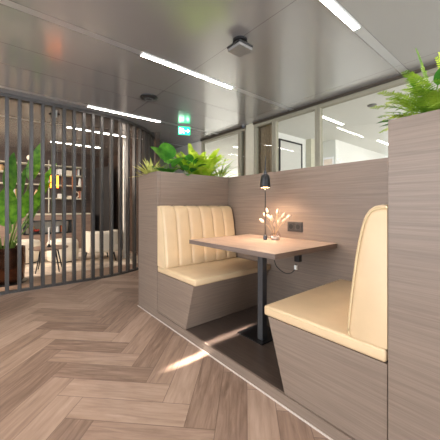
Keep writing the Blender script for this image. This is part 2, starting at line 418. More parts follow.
g = area('sunlight_through_blind_gap', (-1.60, -3.85, 2.28), (0, 0, 0), 0.034, .36, .7, (1, .93, .86))
g.rotation_euler = (Vector((-1.60, 1.35, 0)) - g.location).to_track_quat('-Z', 'Z').to_euler(); g.data.spread = radians(1)
w = bpy.data.worlds.new('world'); S.world = w; w.use_nodes = True
w.node_tree.nodes['Background'].inputs[0].default_value = (.9, .92, 1, 1); w.node_tree.nodes['Background'].inputs[1].default_value = .6

# ------------------------------------------------------------------ ceiling fittings
c = atz(149, 97, ZC)
t = thing('ceiling_speaker', 'round dark ceiling speaker between the two left light bars', 'speaker', (c.x, c.y, ZC - .03))
bm = NEW(); lathe(bm, [(.108, .0295), (.11, .02), (.098, .008), (.09, .012)], (c.x, c.y, ZC - .03), 40, False); obj('rim', bm, M['black'], t, True)
bm = NEW(); lathe(bm, [(.089, .025), (.089, .008), (.06, .001), (.0005, -.002)], (c.x, c.y, ZC - .03), 40, False); obj('grille', bm, M['black'], t, True)
bm = NEW()
for k in range(10): a = k * pi / 5; cyl(bm, (c.x + .045 * cos(a), c.y + .045 * sin(a), ZC - .0335), .009, .004, 10)
obj('vent_ring', bm, M['grey'], t)

c = atz(240, 40, ZC)
t = thing('ceiling_sensor', 'square grey unit hanging on a black bracket from the ceiling', 'sensor', (c.x, c.y, ZC - .10))
bm = NEW(); cyl(bm, (c.x, c.y, ZC - .02), .06, .0195); obj('mount', bm, M['black'], t)
bm = NEW(); cyl(bm, (c.x, c.y, ZC - .052), .014, .033); obj('stem', bm, M['black'], t)
bm = NEW(); bx(bm, c.x - .078, c.x + .078, c.y - .078, c.y + .078, ZC - .068, ZC - .052, .004); obj('back_plate', bm, M['black'], t)
bm = NEW(); bx(bm, c.x - .074, c.x + .074, c.y - .074, c.y + .074, ZC - .094, ZC - .068, .006); obj('cover', bm, M['grey'], t)

c = atz(246, 127, ZC)
t = thing('dome_camera', 'tiny grey dome camera at the top of the cream post', 'camera', (c.x, YG - .08, ZC - .07))
bm = NEW(); cyl(bm, (c.x + .05, YG - .08, ZC - .02), .03, .0195); obj('mount', bm, M['grey'], t)
bm = NEW(); lathe(bm, [(.028, .03), (.032, .018), (.024, .0), (.01, -.012), (.001, -.015)], (c.x + .05, YG - .08, ZC - .05), 20, False); obj('dome', bm, M['steel'], t, True)

c = atz(372, 105, ZC)
bm = NEW(); lathe(bm, [(.06, .0), (.055, -.012), (.03, -.02), (.001, -.021)], (c.x, c.y, ZC), 24, False)
single('smoke_detector', bm, M['grey'], 'small round detector on the office ceiling', 'detector', smooth=True)

# exit sign
c = Vector((-3.94, 2.47, 0)); ang = radians(62)
t = thing('exit_sign', 'small green and white illuminated exit sign hanging from the ceiling', 'sign', (c.x, c.y, ZC - .165))
dv = Vector((cos(ang), sin(ang), 0)); nv = Vector((sin(ang), -cos(ang), 0))
def obx(bm, a0, a1, b0, b1, z0, z1):
    vs = [bm.verts.new(c + dv * a + nv * b + Vector((0, 0, z))) for z in (z0, z1) for b in (b0, b1) for a in (a0, a1)]
    for f in ((0, 2, 3, 1), (4, 5, 7, 6), (0, 1, 5, 4), (2, 6, 7, 3), (0, 4, 6, 2), (1, 3, 7, 5)): bm.faces.new([vs[i] for i in f])
def oprism(bm, pts, b0, b1):
    A = [bm.verts.new(c + dv * a + nv * b0 + Vector((0, 0, z))) for a, z in pts]; B = [bm.verts.new(c + dv * a + nv * b1 + Vector((0, 0, z))) for a, z in pts]
    for i in range(len(pts)): bm.faces.new((A[i], A[(i + 1) % len(pts)], B[(i + 1) % len(pts)], B[i]))
    bm.faces.new(A[::-1]); bm.faces.new(B)
bm = NEW(); obx(bm, -.105, .105, -.02, .02, ZC - .03, ZC - .001); obj('housing', bm, M['grey'], t)
bm = NEW(); obx(bm, -.1, .1, -.006, .006, ZC - .165, ZC - .03); obj('sign_panel', bm, M['green_lit'], t)
bm = NEW(); z0 = ZC - .155
obx(bm, -.085, -.05, .0065, .009, z0 + .01, z0 + .105)                       # doorway
oprism(bm, [(-.03, z0 + .1), (-.015, z0 + .1), (-.015, z0 + .085), (-.03, z0 + .085)], .0065, .009)   # head
oprism(bm, [(-.035, z0 + .08), (-.008, z0 + .08), (.005, z0 + .055), (-.008, z0 + .052), (-.016, z0 + .062), (-.012, z0 + .04), (.006, z0 + .012), (-.006, z0 + .01), (-.024, z0 + .035), (-.038, z0 + .012), (-.048, z0 + .018), (-.032, z0 + .045)], .0065, .009)
oprism(bm, [(.02, z0 + .065), (.055, z0 + .065), (.055, z0 + .09), (.09, z0 + .055), (.055, z0 + .02), (.055, z0 + .045), (.02, z0 + .045)], .0065, .009)
obj('pictogram', bm, M['white_lit'], t)

# ------------------------------------------------------------------ planters (dividers)
def planter(x0, x1, y0, y1, label, seam):
    t = thing('planter_divider', label, 'planter', ((x0 + x1) / 2, (y0 + y1) / 2, 0), None)
    th = .035
    bm = NEW(); bx(bm, x0, x1, y0, y0 + th, 0, ZP, .0015, 1); obj('end_panel', bm, M['wood_h'], t)
    for s, (a, b) in enumerate(((x0, x0 + th), (x1 - th, x1))):
        bm = NEW(); bx(bm, a, b, y0 + th + .001, y1, 0, ZP, .0015, 1); obj('side_panel', bm, M['wood_h'], t)
    bm = NEW(); bx(bm, x0 + th, x1 - th, y1 - th, y1, 0, ZP); obj('back_panel', bm, M['wood_h'], t)
    bm = NEW(); bx(bm, x0 + th, x1 - th, y0 + th, y1 - th, ZP - .09, ZP - .035); obj('soil', bm, M['soil'], t)
    return t
planter(-2.83, XL, YF, 2.2, 'brown wooden planter box at the left end of the booth, topped with mixed plants', 0)
planter(XR, .05, YF, 2.2, 'tall grey wooden planter box nearest the viewer on the right, topped with ferns', 0)

# half-height back panel
bm = NEW(); bx(bm, XL + .001, XR - .001, YW, YW + .06, 0, ZP, .0015, 1)
single('booth_back_panel', bm, M['wood_h'], 'half-height wood panel behind the table, carrying the sockets', 'panel')

# platform
t = thing('booth_platform', 'low dark platform with a wood front board under the booth', 'platform', ((XL + XR) / 2, 1.65, 0))
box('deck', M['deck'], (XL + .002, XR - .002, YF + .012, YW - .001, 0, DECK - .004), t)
box('front_board', M['wood_h'], (XL + .002, XR - .002, YF - .006, YF + .011, 0.0, DECK - .002), t)
bm = NEW(); bx(bm, -2.83, .05, YF - .012, YF - .0065, 0, .007)
single('floor_trim', bm, M['trim'], 'thin white metal strip along the foot of the booth front', 'trim')

# ------------------------------------------------------------------ benches
SEAT0, SEAT1, BT = .445, .502, 1.088
def bench(side, label):
    """side +1: against the left planter, opening to +x; -1: mirrored against the right planter"""
    xw = XL if side > 0 else XR
    X = lambda d: xw + side * d
    t = thing('booth_bench', label, 'bench', (X(.32), (YF + YW) / 2, DECK), 'padded booth benches')
    y0, y1 = YF + .004, YW - .004
    bm = NEW(); prism(bm, [(X(.004), DECK), (X(.50), DECK), (X(.615), SEAT0 - .002), (X(.004), SEAT0 - .002)], 'y', y0, y0 + .022)
    obj('end_panel', bm, M['wood_h'], t)
    bm = NEW(); prism(bm, [(X(.45), DECK), (X(.497), DECK), (X(.612), SEAT0 - .002), (X(.565), SEAT0 - .002)], 'y', y0 + .023, y1)
    obj('front_panel', bm, M['wood_h'], t)
    a, b = sorted((X(.006), X(.645)))
    bm = NEW(); bx(bm, a, b, y0 - .006, y1, SEAT0, SEAT1, .014, 3); sc = obj('seat_cushion', bm, M['leather'], t, autos=50)
    bm = NEW(); tube(bm, [(X(.02), y0 - .005, SEAT1 - .012), (X(.635), y0 - .005, SEAT1 - .012), (X(.643), y0 + .01, SEAT1 - .012), (X(.643), y1 - .02, SEAT1 - .012)], .0028, 6)
    obj('piping', bm, M['piping'], sc, True)
    # backrest: profile (distance from planter, height above seat)
    prof = [(.158, .0), (.166, .02), (.162, .06), (.152, .16), (.140, .26), (.128, .35), (.116, .42), (.107, .463), (.098, .50), (.088, .527), (.074, .549), (.056, .562), (.032, .567), (.008, .568)]
    pts = []
    for (d0, z0), (d1, z1) in zip(prof, prof[1:]):
        for k in range(3): pts.append((d0 + (d1 - d0) * k / 3, z0 + (z1 - z0) * k / 3))
    pts.append(prof[-1])
    ya, yb = y0 - .002, y1 - .01
    NC, NSmp = 6, 14; rings = []; bm = NEW()
    for i in range(NC * NSmp + 1):
        yy = ya + (yb - ya) * i / (NC * NSmp); f = (i % NSmp) / NSmp; u = abs(2 * f - 1)
        if i in (0, NC * NSmp): bulge, ins = -.010, 0
        else: bulge, ins = .012 * (1 - u ** 6) - .004, 0
        e = min(yy - ya, yb - yy)
        if e < .012: bulge -= .012 * (1 - sqrt(max(0, 1 - (1 - e / .012) ** 2)))
        ring = []
        for kk, (d, z) in enumerate(pts):
            fade = min(1, z / .03) if kk < 3 else 1
            nx, nz = (1, 0) if z < .45 else (max(.1, 1 - (z - .45) / .14), min(1, (z - .45) / .14))
            L = sqrt(nx * nx + nz * nz)
            ring.append(bm.verts.new((X(max(.003, d + bulge * nx / L)), yy, SEAT1 + .001 + z + bulge * nz / L)))
        ring.append(bm.verts.new((X(.003), yy, SEAT1 + .001 + .57))); ring.append(bm.verts.new((X(.003), yy, SEAT1 + .001)))
        rings.append(ring)
    n = len(rings[0])
    for A, B in zip(rings, rings[1:]):
        for k in range(n): bm.faces.new((A[k], A[(k + 1) % n], B[(k + 1) % n], B[k]))
    bm.faces.new(rings[0][::-1]); bm.faces.new(rings[-1])
    br = obj('backrest', bm, M['leather'], t, autos=60, label='channel-stitched cream backrest')
    bm = NEW(); tube(bm, [(X(d - .008), ya - .001, SEAT1 + .001 + z - (.006 if z > .5 else 0)) for d, z in pts], .003, 6); obj('piping', bm, M['piping'], br, True)
    return t
bench(1, 'cream padded bench against the left planter, its channelled backrest facing the table')
bench(-1, 'cream padded bench against the right planter, seen from its end, nearer the viewer')

# ------------------------------------------------------------------ table
TX0, TX1, TY0, TT, TB = -2.035, -1.075, 1.328, .775, .740
t = thing('booth_table', 'wood-topped booth table with one dark metal leg, fixed to the back panel', 'table', (-1.39, 1.6, DECK))
bm = NEW(); bx(bm, TX0, TX1, TY0, YW - .001, TB + .001, TT, .001, 1); tt = obj('tabletop', bm, M['wood_edge'], t)
bm = NEW(); bx(bm, TX0 + .0008, TX1 - .0008, TY0 + .0008, YW - .0018, TT, TT + .001); obj('top_veneer', bm, M['wood_top'], tt)
LX, LY = -1.385, 1.56
bm = NEW(); bx(bm, LX - .025, LX + .025, LY - .025, LY + .025, DECK + .004, TB - .006, .002, 1); obj('leg', bm, M['steel'], t, label='dark steel leg')
bm = NEW(); bx(bm, LX - .20, LX + .06, LY - .07, LY + .2, DECK - .003, DECK + .004, .001, 1); obj('base_plate', bm, M['black'], t)
bm = NEW(); bx(bm, LX - .1, LX + .1, LY - .1, LY + .1, TB - .006, TB, .001, 1); obj('mounting_plate', bm, M['black'], t)

# cable and connector under the table
YC = 1.78
P = lambda u, v, y=YC: aty(u, v, y)
t = thing('power_cable', 'thin black cable sagging under the table to a small plug', 'cable', tuple(P(273, 262)))
bm = NEW()
pts = [Vector((P(272, 259).x, YC, TB - .002)), P(275, 263), P(279, 269), P(285, 273), P(291, 273), P(295, 269), P(296, 264)]
sm = []
for i in range(len(pts) - 1):
    for k in range(5):
        q = k / 5; a = pts[max(i - 1, 0)]; b_ = pts[i]; c_ = pts[i + 1]; d_ = pts[min(i + 2, len(pts) - 1)]
        sm.append(.5 * ((2 * b_) + (c_ - a) * q + (2 * a - 5 * b_ + 4 * c_ - d_) * q * q + (3 * b_ - a - 3 * c_ + d_) * q ** 3))
sm.append(pts[-1]); tube(bm, sm, .0035, 6); obj('cord', bm, M['black'], t, True)
q = P(298, 259)
bm = NEW(); bx(bm, q.x - .022, q.x + .022, YC - .02, YC + .02, q.z - .02, TB - .001, .004); obj('adapter', bm, M['black'], t)
q = P(296, 268)
bm = NEW(); bx(bm, q.x - .012, q.x + .012, YC - .01, YC + .01, q.z - .012, q.z + .022, .003); obj('plug', bm, M['plastic_w'], t)
bm = NEW(); ce = Vector((LX + .055, LY + .02, TB - .03))
tube(bm, [ce + Vector((.022 * cos(a), 0, .022 * sin(a))) for a in [k * 2 * pi / 20 for k in range(20)]] + [ce + Vector((.022, 0, 0))], .0035, 6)
tube(bm, [ce + Vector((.0, .01, .03)), ce + Vector((0, .01, .018)), ce + Vector((-.022, .0, -.005))], .003, 6)
single('coiled_cord', bm, M['black'], 'small black coil of cord tied beside the table leg', 'cable', smooth=True)

# sockets
cx, cz = -1.468, .887
t = thing('power_socket', 'dark double power socket on the back panel beside the vase', 'socket', (cx, YW, cz - .05))
bm = NEW(); bx(bm, cx - .08, cx + .08, YW - .009, YW - .0005, cz - .045, cz + .045, .003, 2); pl = obj('cover_plate', bm, M['socket'], t)
for dx in (-.037, .037):
    bm = NEW(); bx(bm, cx + dx - .034, cx + dx + .034, YW - .0135, YW - .0092, cz - .034, cz + .034, .002, 1); fr = obj('outlet', bm, M['socket'], t)
    n = 24; bm = NEW()
    prism(bm, [(cx + dx + .022 * cos(2 * pi * k / n), cz + .022 * sin(2 * pi * k / n)) for k in range(n)], 'y', YW - .0145, YW - .0136); obj('recess', bm, M['socket_in'], fr)

# lamp
lx, ly = -1.598, 1.84; lz = TT + .001
t = thing('table_lamp', 'slim black lamp with a small bell shade on the table', 'lamp', (lx, ly, lz))
bm = NEW(); lathe(bm, [(.017, 0), (.017, .03), (.012, .042), (.006, .046)], (lx, ly, lz), 24); obj('base', bm, M['steel'], t, autos=40)
bm = NEW(); tube(bm, [(lx, ly, lz + .04), (lx, ly, 1.40), (lx + .004, ly, 1.515)], [.0055, .0045, .0025], 10); obj('stem', bm, M['steel'], t, True)
bm = NEW(); lathe(bm, [(.0455, 1.236), (.0445, 1.262), (.041, 1.31), (.036, 1.338), (.026, 1.352), (.010, 1.358), (.0085, 1.356), (.024, 1.348), (.034, 1.334), (.039, 1.308), (.0425, 1.262), (.0435, 1.236)], (lx, ly, 0), 36, False)
v = [x for x in bm.verts]
sh = obj('lamp_shade', bm, M['black'], t, autos=50)
bm = NEW(); lathe(bm, [(.014, 1.358), (.014, 1.374), (.008, 1.382), (.006, 1.40)], (lx, ly, 0), 20); obj('shade_cap', bm, M['steel'], t, autos=40)
bm = NEW(); lathe(bm, [(.0425, 1.239), (.0425, 1.241)], (lx, ly, 0), 30); obj('bulb', bm, M['bulb'], t)
pl = bpy.data.lights.new('lamp_light', 'SPOT'); pl.energy = 16; pl.color = (1, .74, .52); pl.shadow_soft_size = .03; pl.spot_size = radians(150); pl.spot_blend = .7
po = bpy.data.objects.new('lamp_light', pl); COL.objects.link(po); po.location = (lx, ly - .0, 1.232)

# vase with dried grasses
vx, vy = -1.535, 1.90
t = thing('glass_vase', 'small clear faceted glass vase on the table beside the lamp', 'vase', (vx, vy, lz))
bm = NEW(); lathe(bm, [(.001, .004), (.034, .004), (.042, .02), (.043, .045), (.032, .066), (.026, .074), (.028, .08), (.032, .079), (.036, .068), (.047, .047), (.046, .018), (.038, 0), (.001, 0)], (vx, vy, lz), 12, False); obj('vase_body', bm, M['jar'], t)
bm = NEW(); lathe(bm, [(.001, .006), (.033, .006), (.038, .02), (.038, .03), (.001, .031)], (vx, vy, lz), 12, False); obj('vase_filling', bm, M['book_c'][3], t)
t = thing('dried_grass_bunch', 'bunch of dried bunny-tail grasses standing in the glass vase', 'dried flowers', (vx, vy, lz + .035))
tips = [((267, 211), 0), ((277.5, 212.5), .01), ((283, 216), .02), ((288, 217.5), 0), ((262, 221), -.02), ((272, 219), -.03), ((279, 221), .03), ((269, 217), .05), ((275, 225), -.04), ((284, 221), -.03), ((265, 215), .04)]
for k, ((u, v_), dy) in enumerate(tips):
    e = aty(u, v_, vy + dy); s0 = Vector((vx + random.uniform(-.012, .012), vy + random.uniform(-.01, .01), lz + .04))
    mid = (s0 + e) / 2 + Vector((0, 0, .02)); d = (e - mid).normalized(); base = e - d * .022
    bm = NEW(); tube(bm, [s0, mid, base], .0012, 5); st = obj('stem', bm, M['straw'], t, True)
    bm = NEW(); tube(bm, [base + d * q * .058 for q in (0, .12, .3, .55, .8, 1)], [.002, .010, .0145, .013, .008, .001], 10); obj('grass_head', bm, M['bunny'], st, True)

# ------------------------------------------------------------------ plants
def bend_path(base, d, L, droop, n):
    az = atan2(d.y, d.x); el = atan2(d.z, sqrt(d.x ** 2 + d.y ** 2)); p = Vector(base); out = [p.copy()]
    for k in range(n):
        e = el - droop * 2.0 * ((k + .5) / n) ** 1.3
        p = p + Vector((cos(az) * cos(e), sin(az) * cos(e), sin(e))) * (L / n); out.append(p.copy())
    return out
def blade(bm, base, d, L, W, droop=.3, fold=.25, n=8, tipw=0, roll=0, shape=1.0):
    d = Vector(d).normalized(); base = Vector(base)
    path = bend_path(base, d, L, droop, n)
    rows = []
    for k, (p, t_, s, u) in enumerate(frames(path)):
        if roll: s, u = s * cos(roll) + u * sin(roll), u * cos(roll) - s * sin(roll)
        q = k / n; w = W / 2 * (sin(pi * min(1, q ** shape * .97 + .03)) ** .75 if 0 < k < n else .02)
        rows.append([bm.verts.new(p - s * w + u * fold * w), bm.verts.new(p), bm.verts.new(p + s * w + u * fold * w)])
    for A, B in zip(rows, rows[1:]):
        for k in range(2): bm.faces.new((A[k], A[k + 1], B[k + 1], B[k]))
def frond(bm, base, d, L, droop=.45, n=22, lw=.06, leafw=.010):
    d = Vector(d).normalized(); base = Vector(base); m = 14
    path = bend_path(base, d, L, droop, m)
    tube(bm, path, [.0022 * (1 - .8 * k / m) for k in range(m + 1)], 4)
    fr = frames(path)
    for k in range(n):
        q = .12 + .88 * k / n; f = q * m; i = min(int(f), m - 1); a, b_ = fr[i], fr[i + 1]; r = f - i
        p = a[0].lerp(b_[0], r); t_, s, u = a[1], a[2], a[3]
        l = lw * (sin(pi * (q * .85 + .12)) ** .6)
        for sg in (-1, 1):
            dd = (s * sg + t_ * .45 + u * random.uniform(-.1, .25)).normalized()
            w2 = leafw / 2; o = t_ * w2
            v0 = bm.verts.new(p - o * .6); v1 = bm.verts.new(p + dd * l * .5 - o - u * l * .03); v2 = bm.verts.new(p + dd * l - u * l * .14)
            v3 = bm.verts.new(p + dd * l * .5 + o - u * l * .03); v4 = bm.verts.new(p + o * .6)
            bm.faces.new((v0, v1, v3, v4)); bm.faces.new((v1, v2, v3))
def rdir(az, el): return Vector((cos(az) * cos(el), sin(az) * cos(el), sin(el)))
ZS = ZP - .04
def fern_plant(loc, n, L, mat, label, lw=.05, az0=0, az1=2 * pi, group=None, extra=(), elr=(.5, 1.25), leafw=.01):
    t = thing('fern_plant', label, 'fern', loc, group)
    for k in range(n):
        az = az0 + (az1 - az0) * (k + random.uniform(-.3, .3)) / n; el = random.uniform(*elr)
        bm = NEW(); l = L * random.uniform(.75, 1.1)
        frond(bm, Vector(loc) + Vector((cos(az) * .015, sin(az) * .015, 0)), rdir(az, el), l, random.uniform(.35, .65), int(l / .0105), lw, leafw); obj('frond', bm, mat, t)
    for az, el, l, dr in extra:
        bm = NEW(); frond(bm, Vector(loc) + Vector((cos(az) * .01, sin(az) * .01, 0)), rdir(az, el), l, dr, int(l / .0105), lw * .6, leafw); obj('frond', bm, mat, t)
    return t
def leafy_plant(name, loc, leaves, mat, label, cat):
    """leaves: (azimuth, elevation, stalk length, blade length, width, droop)"""
    t = thing(name, label, cat, loc)
    for az, el, sl, L, W, dr in leaves:
        d = rdir(az, el); b0 = Vector(loc) + Vector((cos(az) * .01, sin(az) * .01, 0)); e = b0 + d * sl
        bm = NEW(); tube(bm, [b0, b0 + d * sl * .5, e], .0025, 5); st = obj('stalk', bm, M['stalk'], t, True)
        bm = NEW(); blade(bm, e, d * .8 + rdir(az, 0) * .4, L, W, dr, .22, 10, shape=.8); obj('leaf', bm, mat, st, True)
    return t
def grassy(name, loc, n, L, W, mat, label, cat, el=(.4, 1.3), az0=0, az1=2 * pi, droop=(.3, .8)):
    t = thing(name, label, cat, loc)
    for k in range(n):
        az = az0 + (az1 - az0) * k / n + random.uniform(-.2, .2)
        bm = NEW(); blade(bm, Vector(loc) + Vector((cos(az) * .01, sin(az) * .01, 0)), rdir(az, random.uniform(*el)), L * random.uniform(.6, 1.1), W, random.uniform(*droop), .3, 8); obj('leaf', bm, mat, t, True)
    return t
# left planter, from the aisle end to the back
grassy('spiky_succulent', (-2.70, 1.28, ZS), 80, .24, .022, M['pale'], 'pale yellow-green spiky plant at the aisle end of the left planter', 'plant', (.2, 1.3), droop=(.05, .3))
leafy_plant('philodendron', (-2.58, 1.42, ZS), [(-1.6, 1.35, .19, .20, .17, .3), (-.7, 1.45, .19, .21, .19, .22), (2.6, 1.15, .18, .18, .13, .3), (.3, 1.15, .12, .20, .11, .4), (1.5, .9, .10, .18, .11, .4), (-2.4, .9, .09, .18, .11, .4), (-1.1, .7, .07, .19, .10, .4), (-.3, .8, .05, .18, .10, .4), (-1.9, .6, .05, .17, .10, .4)], M['leaf'], 'glossy plant with big rounded dark green leaves in the left planter', 'plant')
fern_plant((-2.58, 1.76, ZS), 36, .42, M['fern_hi'], 'bright lime green fern rising in the middle of the left planter', .055, elr=(1.0, 1.45), leafw=.012)
leafy_plant('pothos', (-2.50, 1.62, ZS), [(-.9, .9, .10, .15, .09, .4), (-.1, .8, .09, .15, .09, .5), (-1.6, 1.1, .14, .15, .10, .4), (.8, 1.0, .12, .15, .09, .4), (-.5, 1.25, .16, .15, .10, .3), (3.6, 1.0, .1, .15, .09, .4), (-.6, .5, .05, .14, .08, .5), (.4, 1.2, .16, .15, .09, .4)], M['leaf'], 'leafy green plant in front of the lime fern in the left planter', 'plant')
fern_plant((-2.52, 1.86, ZS), 34, .40, M['fern_hi'], 'lime green fern towards the back of the left planter', .056, elr=(.6, 1.4), leafw=.012)
grassy('spider_plant', (-2.46, 2.03, ZS), 48, .38, .012, M['spider'], 'thin-leaved spider plant at the back of the left planter', 'plant', (.5, 1.35), droop=(.3, .8))
# right planter
fern_plant((-.27, 1.33, ZS), 40, .27, M['fern'], 'full green fern at the near edge of the right planter', .042, extra=((2.9, 1.45, .37, .10), (2.7, 1.15, .27, .1), (3.1, .95, .25, .08)), elr=(.8, 1.45), leafw=.0075)
fern_plant((-.09, 1.32, ZS), 34, .27, M['fern'], 'green fern at the right end of the right planter', .045, elr=(.35, 1.3), leafw=.0075)
fern_plant((-.22, 1.50, ZS), 26, .34, M['fern_hi'], 'lime fern with tall upright fronds behind the near fern in the right planter', .045, extra=((2.6, 1.36, .42, .05), (2.9, 1.05, .36, .1), (3.1, .8, .36, .12), (-2.2, 1.3, .34, .1)), elr=(.5, 1.3), leafw=.008)
leafy_plant('broadleaf_plant', (-.31, 1.31, ZS), [(3.3, .65, .06, .12, .045, .25), (2.6, .9, .08, .12, .05, .25), (3.7, .5, .04, .12, .045, .3), (-.6, 1.3, .16, .10, .06, .2), (.2, 1.2, .15, .12, .06, .2)], M['leaf'], 'plant with smooth broad leaves among the ferns of the right planter', 'plant')

# ------------------------------------------------------------------ slatted screen
path = []      # (x, y, angle of outward radial)
SX, RC = -4.25, 1.5
sp = .1235
y = 1.10
ys = []
while y > -1.6: ys.append(y); y -= sp
for yy in reversed(ys): path.append((SX, yy, 0.0))
cxx, cyy = SX - RC, 1.10
a = sp / RC
while a < radians(63): path.append((cxx + RC * cos(a), cyy + RC * sin(a), a)); a += .150 / RC
t = thing('slatted_screen', 'curved screen of tall dark vertical slats between the aisle and the lounge', 'screen', (SX, .6, 0))
def rail(z0, z1, name, hw):
    bm = NEW(); A = []
    n = len(path)
    pp = [(SX, -1.7, 0.0)] + [p_ for i, p_ in enumerate(path)]
    for (x_, y_, g) in pp:
        d = Vector((cos(g), sin(g), 0)); b_ = Vector((x_, y_, 0))
        A.append([bm.verts.new(b_ + d * s * hw + Vector((0, 0, z))) for s, z in ((-1, z0), (1, z0), (1, z1), (-1, z1))])
    for P_, Q_ in zip(A, A[1:]):
        for k in range(4): bm.faces.new((P_[k], P_[(k + 1) % 4], Q_[(k + 1) % 4], Q_[k]))
    bm.faces.new(A[0][::-1]); bm.faces.new(A[-1]); obj(name, bm, M['slat'], t)
rail(.0, .03, 'bottom_rail', .03); rail(ZC - .045, ZC - .001, 'top_rail', .045)
for (x_, y_, g) in path:
    bm = NEW(); d = Vector((cos(g), sin(g), 0)); s = Vector((-sin(g), cos(g), 0)); b_ = Vector((x_, y_, 0))
    vs = [bm.verts.new(b_ + d * p_ * (.042 if g == 0 else .028) + s * q_ * .020 + Vector((0, 0, z))) for z in (.03, ZC - .045) for q_ in (-1, 1) for p_ in (-1, 1)]
    for f in ((0, 2, 3, 1), (4, 5, 7, 6), (0, 1, 5, 4), (2, 6, 7, 3), (0, 4, 6, 2), (1, 3, 7, 5)): bm.faces.new([vs[i] for i in f])
    bmesh.ops.bevel(bm, geom=[e for e in bm.edges if abs(e.verts[0].co.z - e.verts[1].co.z) > 1], offset=.003, segments=1, affect='EDGES')
    obj('slat', bm, M['slat'], t)

# ------------------------------------------------------------------ lounge
bm = NEW(); bx(bm, -7.95, -4.95, -1.5, 2.35, 0.001, .012, .004, 1)
single('rug', bm, M['rug'], 'large pale marbled rug filling the lounge floor', 'rug')
# cream lit post and dark doors seen through the curved part
bm = NEW(); q = ray(124.7, 200) * 5.6
bx(bm, q.x - .03, q.x + .03, q.y - .03, q.y + .03, 0, ZC - .001, .003, 1)
for z in (1.86,): bx(bm, q.x - .034, q.x + .034, q.y - .034, q.y + .034, z, z + .03)
single('lounge_post', bm, M['book_c'][3], 'slim cream upright post seen through the slats', 'post')
t = thing('folding_divider', 'charcoal folding panels standing at the back of the lounge', 'divider', (-7.0, 2.1, 0))
for k, (xa, ya_, xb, yb_) in enumerate(((-7.95, 2.10, -7.35, 2.30), (-7.33, 2.30, -6.75, 2.12))):
    bm = NEW(); a_ = Vector((xa, ya_, 0)); b_ = Vector((xb, yb_, 0)); d = (b_ - a_).normalized(); s = Vector((-d.y, d.x, 0)) * .02
    vs = [bm.verts.new(p_ + o_ + Vector((0, 0, z))) for z in (.0145, 2.12) for p_ in (a_, b_) for o_ in (-s, s)]
    for f in ((0, 2, 3, 1), (4, 5, 7, 6), (0, 1, 5, 4), (2, 6, 7, 3), (0, 4, 6, 2), (1, 3, 7, 5)): bm.faces.new([vs[i] for i in f])
    obj('divider_panel', bm, M['door'], t)

# shelf wall
XB = -8.05
t = thing('wall_shelving', 'dark wall shelving with thin pale shelves at the back of the lounge', 'shelf', (XB + .15, .8, .92))
SHZ = [1.27, 1.60, 1.86, 2.08]
box('back_board', M['darkwall'], (XB + .001, XB + .02, -.7, 1.84, .92, 2.2), t)
for z in SHZ: box('shelf', M['cream'], (XB + .02, XB + .3, -.7, 1.84, z - .012, z + .012), t)
for yy in (-.7, .18, 1.0, 1.80): box('upright', M['cream'], (XB + .25, XB + .275, yy, yy + .02, .92, 2.2), t)
# sideboard below with open framed niche
t = thing('lounge_sideboard', 'long walnut sideboard with a black framed niche under the shelves', 'sideboard', (XB + .25, .8, 0))
y0, y1 = -.9, 1.9
n0, n1 = atx(23, 230, XB + .5).y, atx(72, 230, XB + .5).y
ztop, zn1, zn0 = .90, .745, .42
bm = NEW()
bx(bm, XB + .001, XB + .5, y0, n0, .013, ztop - .03); bx(bm, XB + .001, XB + .5, n1, y1, .013, ztop - .03)
bx(bm, XB + .001, XB + .5, n0, n1, zn1, ztop - .03); bx(bm, XB + .001, XB + .5, n0, n1, .013, zn0); bx(bm, XB + .001, XB + .03, n0, n1, zn0, zn1)
obj('cabinet_body', bm, M['midwall'], t)
box('top', M['cream'], (XB + .001, XB + .52, y0, y1, ztop - .03, ztop), t)
bm = NEW()
for d in ((n0, n0 + .05, zn0, zn1), (n1 - .05, n1, zn0, zn1), (n0, n1, zn1 - .03, zn1), (n0, n1, zn0, zn0 + .03)): bx(bm, XB + .45, XB + .51, *d)
obj('niche_frame', bm, M['black'], t)
box('niche_lining', M['boucle'], (XB + .031, XB + .04, n0 + .001, n1 - .001, zn0 + .001, zn1 - .001), t)
# things in the niche
for k, (u, c_) in enumerate(((27, 'cream'), (30, 'rust'), (33, 'tan'), (44, 'grey'), (57, 'white'), (62, 'rust'))):
    yy = atx(u, 230, XB + .3).y; i = ['cream', 'rust', 'grey', 'white', 'tan'].index(c_)
    bm = NEW(); hh = .14 + .02 * (k % 3); bx(bm, XB + .2, XB + .36, yy - .03, yy + .03, zn0 + .001, zn0 + hh, .003, 1)
    single('storage_box', bm, M['book_c'][i], 'small %s box in the sideboard niche, %s' % (c_, ['at its left end', 'second from the left', 'third from the left', 'behind the table candle', 'right of the candle', 'nearest the right end'][k]), 'box', 'small boxes in the sideboard niche')
yy = atx(36, 230, XB + .35).y
t = thing('red_flower_bowl', 'bowl of red blooms in the sideboard niche', 'flowers', (XB + .38, yy, zn0))
bm = NEW(); lathe(bm, [(.03, .001), (.06, .03), (.07, .06), (.065, .06), (.05, .03), (.001, .012)], (XB + .38, yy, zn0), 20, False); obj('bowl', bm, M['black'], t, True)
for k in range(7):
    a_ = k * 2 * pi / 6; r_ = .04 if k else 0
    bm = NEW(); bmesh.ops.create_icosphere(bm, subdivisions=2, radius=.026, matrix=Matrix.Translation((XB + .38 + r_ * cos(a_), yy + r_ * sin(a_) * 1.2, zn0 + .085 + .01 * (k % 2))))
    for v in bm.verts: v.co += Vector((random.uniform(-1, 1), random.uniform(-1, 1), random.uniform(-1, 1))) * .004
    obj('bloom', bm, M['red'], t)

